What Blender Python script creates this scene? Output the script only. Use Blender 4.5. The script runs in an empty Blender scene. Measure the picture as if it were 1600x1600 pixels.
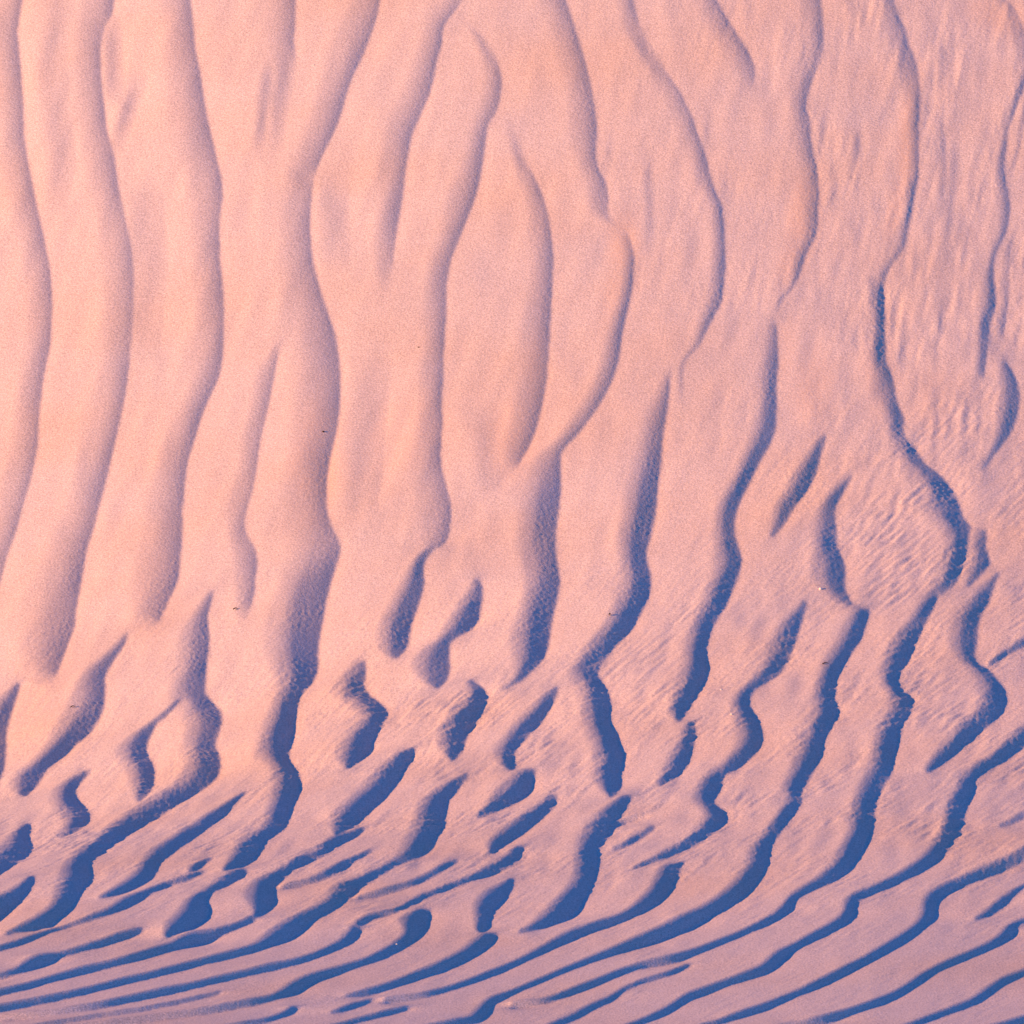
import bpy, bmesh, math, random
import numpy as np

# ---------------------------------------------------------------- camera, sky, sun, exposure
R = math.radians
PITCH = R(6.0)            # long lens looking slightly down on the foot of the dune
DIST = 229.0
FRAME = 16.0              # metres of sand across the frame at the aim point
SUN_EL = R(12.5)
SUN_TURN = R(27.0)        # sun stands to the left, this far round behind the camera
L = np.array([-math.cos(SUN_EL) * math.cos(SUN_TURN), -math.cos(SUN_EL) * math.sin(SUN_TURN), math.sin(SUN_EL)])
CAM = np.array([0.0, -DIST * math.cos(PITCH), DIST * math.sin(PITCH)])

sc = bpy.context.scene
cam = bpy.data.cameras.new("camera")
cam.sensor_width = 36.0
cam.lens = 36.0 * DIST / FRAME
cam.clip_start = 1.0
cam.clip_end = 4000.0
cam_ob = bpy.data.objects.new("camera", cam)
cam_ob.location = CAM.tolist()
cam_ob.rotation_euler = (R(90) - PITCH, 0, 0)
sc.collection.objects.link(cam_ob)
sc.camera = cam_ob

world = bpy.data.worlds.new("World")
sc.world = world
world.use_nodes = True
wn = world.node_tree.nodes; wl = world.node_tree.links
wn.clear()
sky = wn.new("ShaderNodeTexSky"); sky.sky_type = 'NISHITA'; sky.sun_disc = False
sky.sun_elevation = SUN_EL
sky.sun_rotation = math.atan2(L[0], L[1])
sky.ozone_density = 4.0
sky.dust_density = 0.3
tint = wn.new("ShaderNodeMix"); tint.data_type = 'RGBA'; tint.blend_type = 'MULTIPLY'
tint.inputs[0].default_value = 1.0
tint.inputs[7].default_value = (0.205, 0.575, 1.0, 1)
bg = wn.new("ShaderNodeBackground"); bg.inputs[1].default_value = 0.137
wo = wn.new("ShaderNodeOutputWorld")
wl.new(sky.outputs[0], tint.inputs[6]); wl.new(tint.outputs[2], bg.inputs[0]); wl.new(bg.outputs[0], wo.inputs[0])

sun = bpy.data.lights.new("sun", 'SUN')
sun.energy = 5.0
sun.angle = R(0.5)
sun.color = (1.0, 0.45, 0.128)
sun_ob = bpy.data.objects.new("sun", sun)
from mathutils import Vector
sun_ob.rotation_euler = Vector(L.tolist()).to_track_quat('Z', 'Y').to_euler()
sun_ob.location = (-40, -60, 40)
sc.collection.objects.link(sun_ob)

sc.view_settings.view_transform = 'Standard'
sc.view_settings.look = 'None'
sc.view_settings.exposure = 0.87
sc.view_settings.gamma = 1.0
sc.view_settings.use_curve_mapping = False
sc.cycles.max_bounces = 4

# ---------------------------------------------------------------- the ripples of the dune
# Each ripple's slip face: the line of its foot and how far back its crest stands.
# 'V' rows: x y width strength.  'S' rows: foot points | crest points | strengths
# (x, y are the survey frame of the dune: 100 steps to the metre, seen from the camera).
RIP = []
def V(s):
    a = np.array([float(q) for q in s.replace(',', ' ').split()]).reshape(-1, 4)
    RIP.append((a[:, :2], np.stack([a[:, 0] - a[:, 2], a[:, 1]], 1), a[:, 3], np.linspace(0, 1, len(a))))
def S(r, l, d=1.15):
    r = np.array([float(q) for q in r.replace(',', ' ').split()]).reshape(-1, 2)
    l = np.array([float(q) for q in l.replace(',', ' ').split()]).reshape(-1, 2)
    d = np.atleast_1d(np.array(d, float))
    RIP.append((r, l, d, np.linspace(0, 1, len(d))))
# upper slope, left to right
V("35 0 30 .42, 27 50 40 .42, 33 110 38 .42, 37 170 34 .42, 37 210 34 .42, 45 260 34 .42, 57 320 36 .42, 70 380 34 .42, 78 420 32 .42, 82 480 34 .42, 80 530 34 .42, 68 590 34 .42, 62 640 34 .42, 60 690 34 .42, 50 740 34 .42, 33 800 34 .45, 25 830 32 .45, 10 870 32 .45, 0 910 30 .45, -15 960 30 .5")
V("178 0 45 .4, 175 25 44 .4, 163 40 40 .45, 157 75 38 .45, 158 120 38 .45, 163 170 40 .42, 167 205 40 .4, 178 240 42 .42, 184 290 38 .42, 193 330 36 .42, 205 385 38 .42, 209 430 38 .42, 207 500 38 .42, 203 560 38 .42, 197 610 38 .42, 187 660 38 .45, 175 710 40 .5, 163 760 40 .5, 152 800 42 .5, 148 820 44 .52, 135 860 50 .55, 128 900 56 .6, 120 950 62 .65, 117 980 62 .68, 105 1010 56 .7, 92 1045 42 .65, 80 1068 24 .4")
V("185 25 24 .18, 190 60 28 .22, 193 100 28 .22, 191 140 26 .2, 197 160 26 .12")
V("232 120 22 .15, 225 145 24 .22, 215 170 24 .22, 203 210 26 .18, 190 240 18 .08")
V("297 0 38 .4, 302 40 38 .4, 305 75 40 .42, 312 110 42 .42, 318 150 46 .42, 325 190 50 .4, 337 240 50 .42, 346 280 46 .42, 348 310 40 .4, 343 340 36 .4, 343 400 36 .42, 349 460 38 .42, 350 500 38 .42, 349 550 38 .45, 342 590 36 .45, 327 620 32 .5, 314 650 34 .5, 303 690 38 .52, 293 720 40 .52, 288 760 42 .52, 285 800 46 .52, 285 820 48 .55, 283 860 54 .58, 280 900 56 .62, 275 915 52 .65, 262 940 44 .65, 252 965 36 .6, 241 980 24 .35")
V("430 88 14 .15, 432 120 22 .28, 427 150 22 .3, 423 190 20 .25, 416 220 18 .2, 410 248 14 .08")
V("462 0 40 .36, 461 40 40 .38, 459 65 36 .38, 463 95 30 .3, 461 120 28 .25, 452 160 26 .2, 445 200 24 .16, 443 235 20 .06")
V("594 0 40 .4, 588 30 42 .42, 577 60 42 .42, 565 90 40 .45, 550 120 38 .42, 540 150 38 .42, 532 180 40 .42, 520 210 38 .42, 507 235 36 .42, 498 255 36 .38, 490 275 40 .3, 488 300 40 .36, 484 335 40 .4, 485 370 40 .42, 487 400 44 .42, 499 450 54 .42, 511 485 60 .42, 523 520 62 .45, 530 560 66 .46, 533 600 64 .5, 531 640 60 .52, 527 670 58 .58, 517 710 50 .68, 512 740 52 .7, 510 770 58 .62, 511 800 62 .55, 518 825 66 .5, 529 842 66 .5, 533 860 60 .62, 525 885 56 .75, 517 910 56 .85, 510 940 58 .9, 505 970 60 .95, 499 1000 58 1, 496 1025 56 1.02, 498 1045 54 1.02, 490 1065 38 1.1, 470 1085 28 1.15, 463 1110 30 1.2, 460 1140 38 1.2, 455 1165 40 1.15, 447 1190 36 1.15")
S("450 1176, 452 1190, 462 1202, 470 1222, 468 1240, 455 1265, 450 1290, 437 1300, 415 1312, 408 1328, 398 1342, 385 1352, 368 1357, 350 1360", "418 1176, 420 1190, 436 1204, 437 1225, 425 1260, 420 1285, 405 1300, 398 1305, 385 1312, 372 1322, 364 1338, 356 1348, 348 1357")
V("448 525 6 .1, 434 555 16 .35, 428 590 24 .4, 422 620 24 .42, 413 660 24 .42, 406 690 24 .42, 401 730 24 .42, 395 765 26 .42, 386 795 26 .4, 380 820 22 .35, 388 842 26 .42, 398 855 30 .5, 402 875 30 .58, 400 900 28 .6, 397 930 24 .55, 390 950 18 .45, 382 966 10 .2")
V("722 0 26 .3, 714 12 28 .35, 703 25 24 .4, 692 40 22 .45, 690 70 28 .48, 683 90 30 .45, 678 120 34 .45, 672 145 36 .45, 663 165 36 .42, 652 190 36 .42, 643 210 38 .42, 638 240 38 .42, 633 270 36 .42, 630 300 34 .42, 625 330 34 .42, 620 360 30 .4, 615 395 26 .35, 612 430 20 .28, 608 455 12 .1")
V("730 30 12 .08, 758 55 16 .22, 775 90 18 .3, 783 120 24 .38, 782 150 28 .38, 775 175 28 .34, 763 190 26 .34, 760 205 28 .42, 758 225 28 .45, 753 260 32 .45, 748 290 36 .45, 738 320 36 .48, 728 345 32 .48, 718 370 30 .48, 708 395 30 .45, 703 410 30 .45, 698 440 30 .45, 697 480 30 .48, 695 530 30 .48, 692 570 30 .5, 691 620 30 .52, 691 670 34 .55, 688 710 38 .55, 690 730 42 .55, 697 760 46 .55, 704 785 40 .6, 705 805 38 .62, 702 830 34 .65, 697 848 28 .7, 682 856 14 .95")
V("682 855 12 1, 670 865 13 1.1, 663 875 14 1.15, 661 890 18 1.1, 663 910 26 1.0, 660 925 30 1.0, 652 950 34 1.02, 643 975 36 1.05, 639 1000 36 1.05, 637 1013 34 1.0, 628 1022 24 .95, 620 1028 12 .8")
V("800 190 10 .08, 818 235 16 .2, 833 275 22 .35, 848 305 24 .42, 857 340 26 .45, 862 380 26 .48, 864 400 26 .48, 863 440 30 .48, 861 480 34 .5, 858 540 38 .5, 855 590 40 .55, 848 630 40 .6, 838 670 38 .65, 825 700 32 .65, 808 728 20 .55, 802 738 8 .3")
V("882 -5 38 .38, 893 25 38 .4, 903 60 36 .42, 913 90 36 .42, 920 120 36 .45, 927 155 36 .42, 932 190 34 .45, 932 210 32 .45, 931 240 32 .42, 934 265 26 .42, 945 280 26 .42, 950 300 28 .42, 950 320 26 .42, 948 335 22 .4, 957 348 16 .38, 972 356 12 .36")
V("968 352 12 .36, 982 366 14 .4, 990 400 16 .5, 989 440 16 .6, 983 470 16 .65, 976 500 18 .7, 970 530 18 .7, 967 560 24 .6, 958 590 26 .6, 943 620 24 .6, 927 645 22 .62, 905 675 20 .62, 888 692 20 .65, 877 705 26 .62, 875 715 32 .65, 877 760 40 .78, 875 780 42 .88, 873 800 44 .95, 870 820 44 .97, 868 850 44 .92, 868 865 42 .92, 873 890 38 .98, 875 910 38 1, 872 930 38 1, 867 950 40 1.02, 861 980 44 1.05, 857 1010 42 1.1, 850 1030 34 1.12, 835 1045 22 1.12, 818 1060 12 1.05, 800 1070 7 .95, 782 1078 4 .6")
V("988 0 22 .34, 995 25 22 .34, 1005 55 24 .3, 1020 75 24 .28, 1033 100 26 .3, 1050 125 28 .34, 1066 150 28 .36, 1075 170 26 .38, 1082 185 26 .42, 1090 210 28 .46, 1100 235 30 .46, 1107 260 28 .48, 1112 285 24 .5, 1120 305 18 .52, 1128 320 16 .55, 1131 350 18 .58, 1133 390 20 .6, 1132 440 22 .65, 1127 470 22 .66, 1115 495 18 .66, 1100 522 12 .6, 1092 541 8 .5, 1078 553 7 .45, 1068 565 8 .45, 1066 590 8 .4, 1068 630 8 .35")
V("1048 572 5 .3, 1047 600 16 .62, 1042 640 24 .68, 1036 680 28 .75, 1033 720 30 .88, 1028 760 36 1, 1025 800 38 1.05, 1017 840 38 1.05, 1009 860 30 1.08, 1012 885 32 1.05")
S("1010 872, 1013 886, 1018 900, 1015 930, 1003 955, 990 980, 965 1005, 948 1025, 937 1040, 932 1055, 945 1070, 953 1090, 955 1110, 953 1130, 965 1145, 968 1165, 975 1180, 974 1200, 968 1212, 973 1228, 962 1240, 955 1247",
  "980 870, 981 885, 984 905, 978 930, 970 955, 950 985, 933 1002, 917 1022, 906 1040, 898 1052, 905 1062, 917 1080, 920 1110, 925 1140, 932 1155, 936 1170, 940 1185, 941 1200, 935 1210, 935 1222, 941 1232, 948 1242", [1.05,1.12,1.15,1.12,1.0,1.05,1.1,1.15,1.15,1.05])
V("1112 -12 28 .36, 1120 0 30 .38, 1137 30 34 .42, 1155 60 34 .42, 1172 85 34 .42, 1180 105 32 .42, 1178 130 26 .36, 1168 155 14 .12")
V("1283 0 30 .42, 1287 50 32 .45, 1287 75 30 .45, 1280 100 26 .48, 1270 120 20 .52, 1262 145 18 .5, 1257 165 20 .45, 1265 185 26 .46, 1266 210 26 .48, 1270 240 26 .5, 1277 265 26 .52, 1279 300 28 .52, 1279 340 28 .55, 1275 370 24 .6, 1262 390 18 .66, 1257 405 14 .72, 1248 430 8 .72, 1237 452 6 .5, 1226 462 6 .42, 1215 478 8 .42, 1212 495 10 .5")
V("1212 492 10 .5, 1212 502 12 .5, 1215 530 16 .62, 1216 560 20 .7, 1213 600 24 .78, 1213 640 24 .86, 1212 670 26 .95, 1203 695 26 1.05, 1190 715 24 1.12, 1178 740 22 1.15, 1165 765 22 1.15, 1153 790 24 1.12, 1148 810 22 1.05, 1149 840 26 1.02, 1155 860 26 1.05")
S("1151 846, 1155 860, 1160 875, 1155 895, 1145 920, 1133 950, 1115 975, 1110 990, 1103 1015, 1106 1035, 1107 1050, 1100 1070, 1085 1090, 1073 1110, 1062 1127", "1124 842, 1128 858, 1132 878, 1124 900, 1115 920, 1103 950, 1090 975, 1083 995, 1078 1015, 1077 1040, 1072 1055, 1066 1070, 1060 1090, 1052 1110, 1052 1122", [1.1,1.15,1.1,1.08,1.12,1.18,1.15])
V("1398 0 22 .45, 1402 25 24 .45, 1415 42 26 .48, 1417 65 26 .5, 1425 80 28 .5, 1433 105 28 .5, 1437 130 24 .5, 1437 160 18 .52, 1435 200 14 .55, 1435 240 13 .58, 1434 280 13 .58, 1425 320 13 .6, 1418 350 13 .6, 1415 380 14 .55, 1405 398 13 .5, 1393 412 12 .5, 1384 430 14 .6, 1380 445 14 .65")
V("1380 436 14 .66, 1380 446 14 .7, 1382 470 18 .82, 1383 500 20 .92, 1383 540 20 .96, 1386 570 20 .9, 1395 590 24 .8, 1400 620 28 .85, 1404 638 26 .9, 1412 648 22 .95, 1412 675 18 1.02, 1417 692 20 .9, 1430 700 24 .95, 1440 718 26 .98, 1450 730 26 1, 1470 742 34 1, 1480 755 40 1.05, 1490 768 40 1.05, 1500 790 42 1.02, 1506 812 42 1.02")
S("1499 798, 1506 812, 1517 820, 1513 840, 1511 860, 1505 880, 1498 905, 1485 920, 1474 925, 1466 928", "1456 800, 1466 812, 1482 826, 1488 842, 1484 860, 1482 880, 1474 900, 1468 915, 1462 922, 1458 924", [1.02,1.1,1.15,1.15,1.1,1.0])
V("1568 -5 14 .35, 1590 20 16 .38, 1600 50 18 .4, 1610 85 18 .4")
V("1597 140 8 .4, 1587 170 10 .5, 1575 200 12 .55, 1570 235 12 .58, 1568 270 12 .58, 1575 300 12 .6, 1578 330 12 .62, 1573 360 11 .6, 1560 385 10 .6, 1552 405 9 .72, 1552 430 12 .85, 1557 460 16 .95, 1556 480 16 1, 1547 500 14 1, 1544 530 14 1.02, 1540 570 12 .95, 1537 592 8 .7")
V("1563 558 6 .4, 1578 572 14 .7, 1590 598 20 .85, 1593 625 24 .98, 1590 650 24 1.05, 1580 675 18 1.08, 1565 695 12 1.05, 1550 715 8 .95, 1532 740 5 .6")
V("1292 676 6 .6, 1288 690 12 1, 1280 720 18 1.08, 1274 740 25 1.1, 1262 765 25 1.12, 1243 790 24 1.12, 1225 820 14 1.05, 1208 837 6 .8")
V("1334 735 5 .5, 1328 750 9 .9, 1320 765 14 1.05, 1310 780 18 1.08, 1303 800 22 1.02, 1307 830 28 1.02, 1310 860 30 1.02, 1320 880 36 1.02, 1322 895 38 1.05, 1318 915 34 1, 1325 930 24 .9, 1332 945 18 .85")
S("1360 952, 1352 980, 1345 1000, 1330 1020, 1315 1045, 1307 1060, 1305 1090, 1304 1100, 1310 1106, 1308 1120, 1297 1140, 1288 1155, 1285 1180, 1273 1200, 1262 1220, 1252 1235, 1254 1252, 1245 1265, 1232 1280, 1220 1300, 1208 1315, 1203 1330, 1201 1350, 1190 1370, 1180 1385, 1165 1400, 1140 1415, 1115 1430, 1080 1450, 1040 1465, 1000 1478, 960 1490, 930 1500, 890 1515, 840 1536, 800 1553, 770 1570, 765 1585, 750 1596, 700 1606",
  "1340 954, 1328 975, 1318 1000, 1305 1020, 1292 1045, 1284 1065, 1280 1090, 1279 1103, 1278 1112, 1274 1125, 1266 1143, 1259 1160, 1252 1185, 1246 1204, 1235 1220, 1226 1234, 1238 1248, 1225 1262, 1207 1287, 1195 1303, 1185 1315, 1174 1330, 1173 1350, 1155 1372, 1140 1390, 1120 1405, 1100 1417, 1090 1423, 1060 1437, 1030 1452, 990 1468, 950 1485, 920 1497, 880 1513, 835 1532, 796 1549, 760 1561, 748 1575, 736 1590, 695 1599")
S("1467 926, 1463 935, 1455 955, 1445 975, 1433 1000, 1425 1020, 1418 1035, 1405 1050, 1402 1065, 1406 1080, 1424 1087, 1427 1100, 1420 1118, 1408 1130, 1403 1160, 1397 1185, 1393 1210, 1382 1225, 1373 1240, 1367 1260, 1365 1285, 1360 1305, 1350 1325, 1340 1345, 1325 1362, 1300 1378, 1270 1390, 1242 1404, 1239 1420, 1225 1432, 1200 1443, 1150 1465, 1100 1485, 1060 1498, 1010 1508, 970 1522, 940 1535, 900 1550, 860 1563, 830 1568, 800 1571",
  "1460 922, 1448 935, 1435 955, 1422 975, 1410 995, 1402 1010, 1392 1030, 1384 1048, 1381 1062, 1387 1077, 1402 1092, 1401 1105, 1393 1120, 1382 1135, 1375 1160, 1370 1190, 1364 1206, 1352 1230, 1342 1250, 1338 1275, 1334 1290, 1328 1305, 1320 1322, 1308 1345, 1290 1365, 1270 1378, 1245 1392, 1230 1403, 1223 1417, 1207 1430, 1190 1439, 1145 1460, 1095 1480, 1055 1493, 1005 1504, 965 1516, 935 1529, 895 1544, 855 1560, 828 1566, 800 1568")
S("1541 828, 1541 860, 1548 880, 1535 895, 1520 910, 1510 918", "1530 828, 1522 850, 1525 875, 1516 892, 1510 905, 1506 912", [.8,1,1,.9,.7])
S("1562 895, 1551 920, 1545 940, 1532 960, 1527 985, 1527 1005, 1522 1022, 1524 1036, 1545 1045, 1560 1065, 1573 1080, 1573 1100, 1560 1120, 1535 1140, 1510 1160, 1490 1180, 1470 1195, 1452 1207",
  "1556 895, 1536 918, 1516 945, 1502 965, 1495 988, 1494 1008, 1502 1025, 1508 1038, 1525 1047, 1537 1065, 1545 1085, 1540 1105, 1520 1125, 1500 1143, 1482 1160, 1466 1180, 1455 1192, 1445 1204", [.8,1.02,1.02,1,1,1.1,1.15,1.15,1.1])
S("1640 990, 1600 1008, 1570 1025, 1548 1040", "1640 975, 1600 998, 1570 1017, 1545 1036", 1.1)
S("1640 1140, 1600 1165, 1575 1185, 1550 1198, 1530 1210, 1520 1220, 1523 1235, 1512 1255, 1505 1280, 1497 1305, 1480 1325, 1468 1345, 1450 1357, 1420 1372, 1390 1385, 1360 1397, 1341 1405, 1336 1418, 1338 1430, 1325 1442, 1300 1455, 1270 1470, 1240 1485, 1225 1500, 1213 1512, 1200 1520, 1160 1530, 1120 1545, 1080 1560, 1050 1580, 1020 1593, 1000 1600, 960 1615",
  "1640 1115, 1600 1140, 1570 1165, 1545 1187, 1522 1200, 1503 1218, 1496 1235, 1486 1257, 1480 1285, 1468 1310, 1452 1330, 1436 1346, 1410 1362, 1380 1378, 1350 1390, 1325 1402, 1318 1415, 1320 1428, 1300 1442, 1270 1458, 1240 1475, 1215 1487, 1200 1500, 1190 1511, 1150 1526, 1110 1540, 1070 1554, 1045 1572, 1015 1587, 990 1597, 950 1612")
S("1640 1325, 1600 1345, 1570 1358, 1540 1370, 1500 1385, 1480 1395, 1465 1410, 1462 1425, 1463 1435, 1445 1450, 1425 1465, 1400 1480, 1370 1497, 1340 1512, 1300 1533, 1260 1550, 1230 1562, 1200 1575, 1160 1587, 1120 1600, 1080 1612",
  "1640 1303, 1600 1325, 1570 1343, 1540 1355, 1500 1373, 1470 1384, 1448 1398, 1441 1413, 1444 1430, 1430 1445, 1410 1460, 1380 1478, 1350 1495, 1325 1508, 1290 1526, 1250 1546, 1220 1558, 1190 1571, 1155 1582, 1115 1597, 1075 1609")
S("1630 1262, 1600 1277, 1580 1286, 1560 1291", "1630 1252, 1600 1271, 1580 1280, 1560 1289", 1.1)
S("1630 1375, 1605 1383, 1590 1395, 1570 1415, 1550 1430, 1525 1437", "1630 1370, 1600 1382, 1575 1395, 1557 1408, 1540 1425, 1522 1435", 1.1)
S("1640 1430, 1600 1441, 1588 1446, 1587 1460, 1570 1473, 1540 1485, 1500 1502, 1465 1517, 1440 1535, 1410 1555, 1380 1568, 1340 1580, 1300 1593, 1260 1601",
  "1640 1424, 1600 1436, 1573 1446, 1560 1465, 1540 1476, 1505 1491, 1470 1505, 1437 1523, 1412 1542, 1380 1558, 1350 1569, 1315 1581, 1285 1590, 1250 1598")
S("1640 1508, 1600 1523, 1570 1537, 1550 1553, 1530 1567, 1500 1577, 1460 1592, 1430 1601", "1640 1498, 1600 1515, 1565 1528, 1540 1545, 1520 1560, 1490 1573, 1455 1586, 1425 1598", 1.05)
S("1640 1588, 1600 1598, 1570 1606", "1640 1580, 1600 1590, 1565 1600")
# middle, between the columns
S("1261 940, 1256 960, 1248 985, 1240 1010, 1228 1040, 1215 1055, 1200 1063, 1180 1075, 1170 1090, 1172 1105, 1185 1125, 1192 1145, 1190 1165, 1177 1180, 1160 1195, 1140 1205, 1128 1215, 1125 1232, 1118 1244, 1112 1256, 1130 1264, 1136 1280, 1128 1292, 1105 1308, 1080 1322, 1050 1335, 1020 1346, 990 1357",
  "1255 940, 1240 957, 1226 975, 1212 1000, 1202 1030, 1196 1045, 1175 1066, 1155 1083, 1148 1100, 1153 1115, 1163 1132, 1163 1150, 1158 1168, 1147 1180, 1132 1195, 1112 1210, 1097 1228, 1092 1245, 1090 1256, 1100 1264, 1106 1272, 1105 1284, 1090 1300, 1070 1315, 1045 1328, 1030 1335, 1015 1343, 990 1354", [.95,1.05,1.12,1.15])
S("1085 1128, 1087 1145, 1083 1165, 1077 1190, 1068 1203, 1055 1215, 1032 1227", "1076 1128, 1070 1145, 1060 1170, 1050 1190, 1042 1205, 1036 1214, 1026 1224", [.9,1.08,1.12,1.1,1])
S("987 1243, 982 1255, 970 1270, 962 1287, 950 1308, 938 1320, 932 1332, 938 1345, 933 1360, 930 1375, 920 1395, 910 1410, 905 1422, 895 1433, 870 1443, 840 1450, 812 1456", "972 1245, 950 1260, 935 1275, 923 1293, 912 1310, 907 1325, 904 1335, 903 1345, 904 1362, 895 1382, 882 1398, 868 1412, 860 1422, 850 1432, 838 1442, 825 1449, 810 1454")
S("1070 1346, 1062 1357, 1059 1372, 1050 1390, 1035 1408, 1010 1422, 985 1433, 950 1445, 915 1458, 890 1470, 860 1483, 820 1502, 780 1520, 740 1535, 700 1548, 660 1556, 600 1564", "1038 1352, 1030 1362, 1022 1382, 1010 1400, 990 1418, 965 1432, 935 1441, 905 1450, 878 1462, 855 1475, 820 1494, 790 1507, 765 1517, 732 1531, 695 1543, 655 1553, 600 1562")
S("1080 1510, 1040 1525, 1000 1537, 975 1548, 960 1562, 930 1575, 905 1590, 870 1604", "1075 1506, 1035 1521, 995 1533, 970 1544, 950 1558, 918 1571, 888 1588, 855 1602", 1.05)
S("1025 1293, 1010 1305, 990 1318, 960 1328", "1018 1290, 1003 1301, 983 1313, 955 1326", 1.0)
S("1010 1274, 980 1284, 955 1293", "1008 1271, 975 1279, 948 1288", 1.0)
S("746 903, 755 920, 752 945, 748 970, 735 983, 715 993, 702 1003, 702 1020, 704 1045, 699 1065, 685 1076", "741 903, 738 920, 728 942, 718 962, 705 982, 695 993, 684 1005, 670 1018, 661 1037, 658 1055, 668 1070", [.7,.95,1.1,1.15,1,.98,.98,.85])
S("735 1062, 752 1072, 762 1085, 757 1105, 745 1125, 733 1145, 727 1158, 722 1175, 706 1190", "728 1066, 738 1080, 733 1092, 722 1108, 708 1128, 697 1147, 694 1160, 693 1172, 700 1184", [.9,1.1,1.18,1.18,1.1,.95])
S("872 1073, 867 1090, 855 1115, 840 1135, 820 1155, 805 1170, 800 1183, 806 1195, 800 1204", "867 1074, 853 1087, 838 1105, 820 1124, 805 1140, 793 1155, 782 1172, 777 1186, 784 1198", [1,1.12,1.15,1.15,1])
S("838 1203, 833 1220, 831 1236, 815 1248, 800 1255, 770 1268, 746 1277", "824 1203, 810 1212, 800 1224, 788 1236, 776 1246, 764 1258, 744 1274")
S("871 1244, 867 1257, 850 1275, 830 1292, 815 1303, 800 1312, 785 1322, 770 1334", "860 1243, 845 1258, 825 1273, 808 1283, 790 1295, 775 1307, 762 1320, 763 1331")
S("818 1324, 815 1338, 800 1350, 780 1362, 755 1370, 720 1382, 690 1393, 660 1405, 630 1419, 612 1426", "808 1324, 795 1334, 775 1348, 750 1361, 725 1373, 700 1382, 670 1393, 645 1403, 625 1417, 610 1424")
S("804 1373, 800 1390, 785 1410, 770 1425, 764 1440, 768 1448, 750 1458", "796 1373, 777 1384, 762 1395, 746 1410, 742 1422, 745 1438, 744 1452")
S("778 1458, 770 1475, 750 1490, 720 1505, 690 1518, 650 1531, 610 1543, 580 1552, 540 1557", "758 1458, 745 1469, 725 1485, 700 1499, 670 1512, 635 1526, 600 1539, 570 1548, 540 1555")
# lower left
S("571 1033, 571 1060, 568 1070, 575 1085, 590 1095, 605 1108, 607 1118, 598 1130, 590 1145, 581 1160, 583 1172, 568 1186, 545 1200", "562 1035, 550 1050, 537 1067, 532 1083, 548 1098, 566 1108, 578 1116, 570 1130, 556 1143, 545 1160, 538 1176, 536 1188, 538 1198", [.85,.97,.97,1.0,1.15,1.18,1.15,1.1])
S("649 1170, 645 1185, 632 1200, 625 1217, 615 1230, 600 1248, 580 1265, 565 1280, 550 1293, 525 1307", "641 1170, 625 1180, 608 1193, 598 1207, 585 1222, 565 1240, 545 1258, 530 1273, 522 1290, 521 1302")
S("733 1210, 725 1220, 715 1235, 700 1250, 697 1270, 693 1290, 685 1305, 679 1315, 676 1326, 660 1338, 625 1348, 600 1362, 580 1375, 560 1390, 550 1401, 535 1412, 510 1427, 490 1437, 480 1450, 465 1462, 440 1472, 400 1485, 350 1498, 300 1510, 250 1523, 200 1535, 150 1547, 100 1558, 0 1577, -50 1586",
  "730 1208, 702 1223, 680 1240, 664 1252, 660 1270, 657 1285, 650 1300, 641 1310, 635 1325, 620 1342, 590 1358, 560 1370, 532 1382, 521 1392, 518 1404, 500 1415, 470 1428, 448 1440, 432 1452, 420 1462, 400 1476, 370 1485, 330 1495, 280 1508, 235 1520, 190 1530, 145 1542, 98 1553, 0 1572, -50 1581")
S("572 1294, 560 1305, 540 1315, 520 1325, 490 1342, 460 1357, 440 1375, 429 1387, 428 1400, 434 1412, 420 1425, 398 1436", "562 1294, 530 1305, 510 1317, 490 1330, 460 1345, 440 1357, 415 1370, 400 1377, 389 1393, 390 1408, 398 1416, 396 1428")
S("387 1359, 380 1370, 350 1385, 330 1395, 322 1410, 328 1422, 322 1438, 300 1452, 280 1460, 260 1464", "377 1356, 350 1370, 325 1388, 300 1402, 289 1412, 288 1424, 276 1437, 264 1448, 259 1455, 256 1461")
S("332 1341, 318 1350, 312 1360, 297 1363", "326 1340, 305 1350, 294 1356, 293 1361", 1.1)
S("322 1362, 300 1372, 270 1381, 240 1393, 215 1410, 190 1422, 160 1431, 140 1438, 100 1451, 60 1465, 30 1476, 0 1484, -50 1496", "316 1361, 290 1368, 260 1379, 222 1392, 192 1404, 172 1418, 145 1430, 130 1435, 95 1447, 57 1459, 28 1470, 0 1479, -50 1491")
S("227 1453, 200 1465, 170 1475, 130 1484, 100 1491, 85 1501, 60 1511, 30 1520, 0 1526, -50 1536", "217 1452, 185 1460, 160 1470, 120 1481, 90 1490, 62 1495, 42 1503, 25 1514, 0 1521, -50 1531")
S("402 1436, 370 1450, 345 1459, 320 1470, 270 1483, 220 1498, 180 1508, 130 1520, 80 1533, 40 1545, 0 1554, -50 1565", "392 1432, 365 1444, 335 1454, 300 1463, 260 1476, 215 1490, 175 1502, 125 1513, 78 1526, 38 1538, 0 1547, -50 1558")
S("565 1448, 560 1465, 545 1475, 515 1488, 480 1500, 440 1510, 400 1520, 350 1532, 300 1543, 250 1553, 200 1563, 150 1573, 80 1582, 0 1592, -50 1598", "550 1446, 540 1462, 522 1476, 490 1490, 455 1501, 420 1508, 385 1517, 340 1527, 295 1538, 245 1548, 195 1559, 148 1569, 78 1579, 0 1589, -50 1595")
S("625 1423, 585 1433, 566 1446", "618 1421, 575 1430, 551 1443", 1.1)
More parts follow.
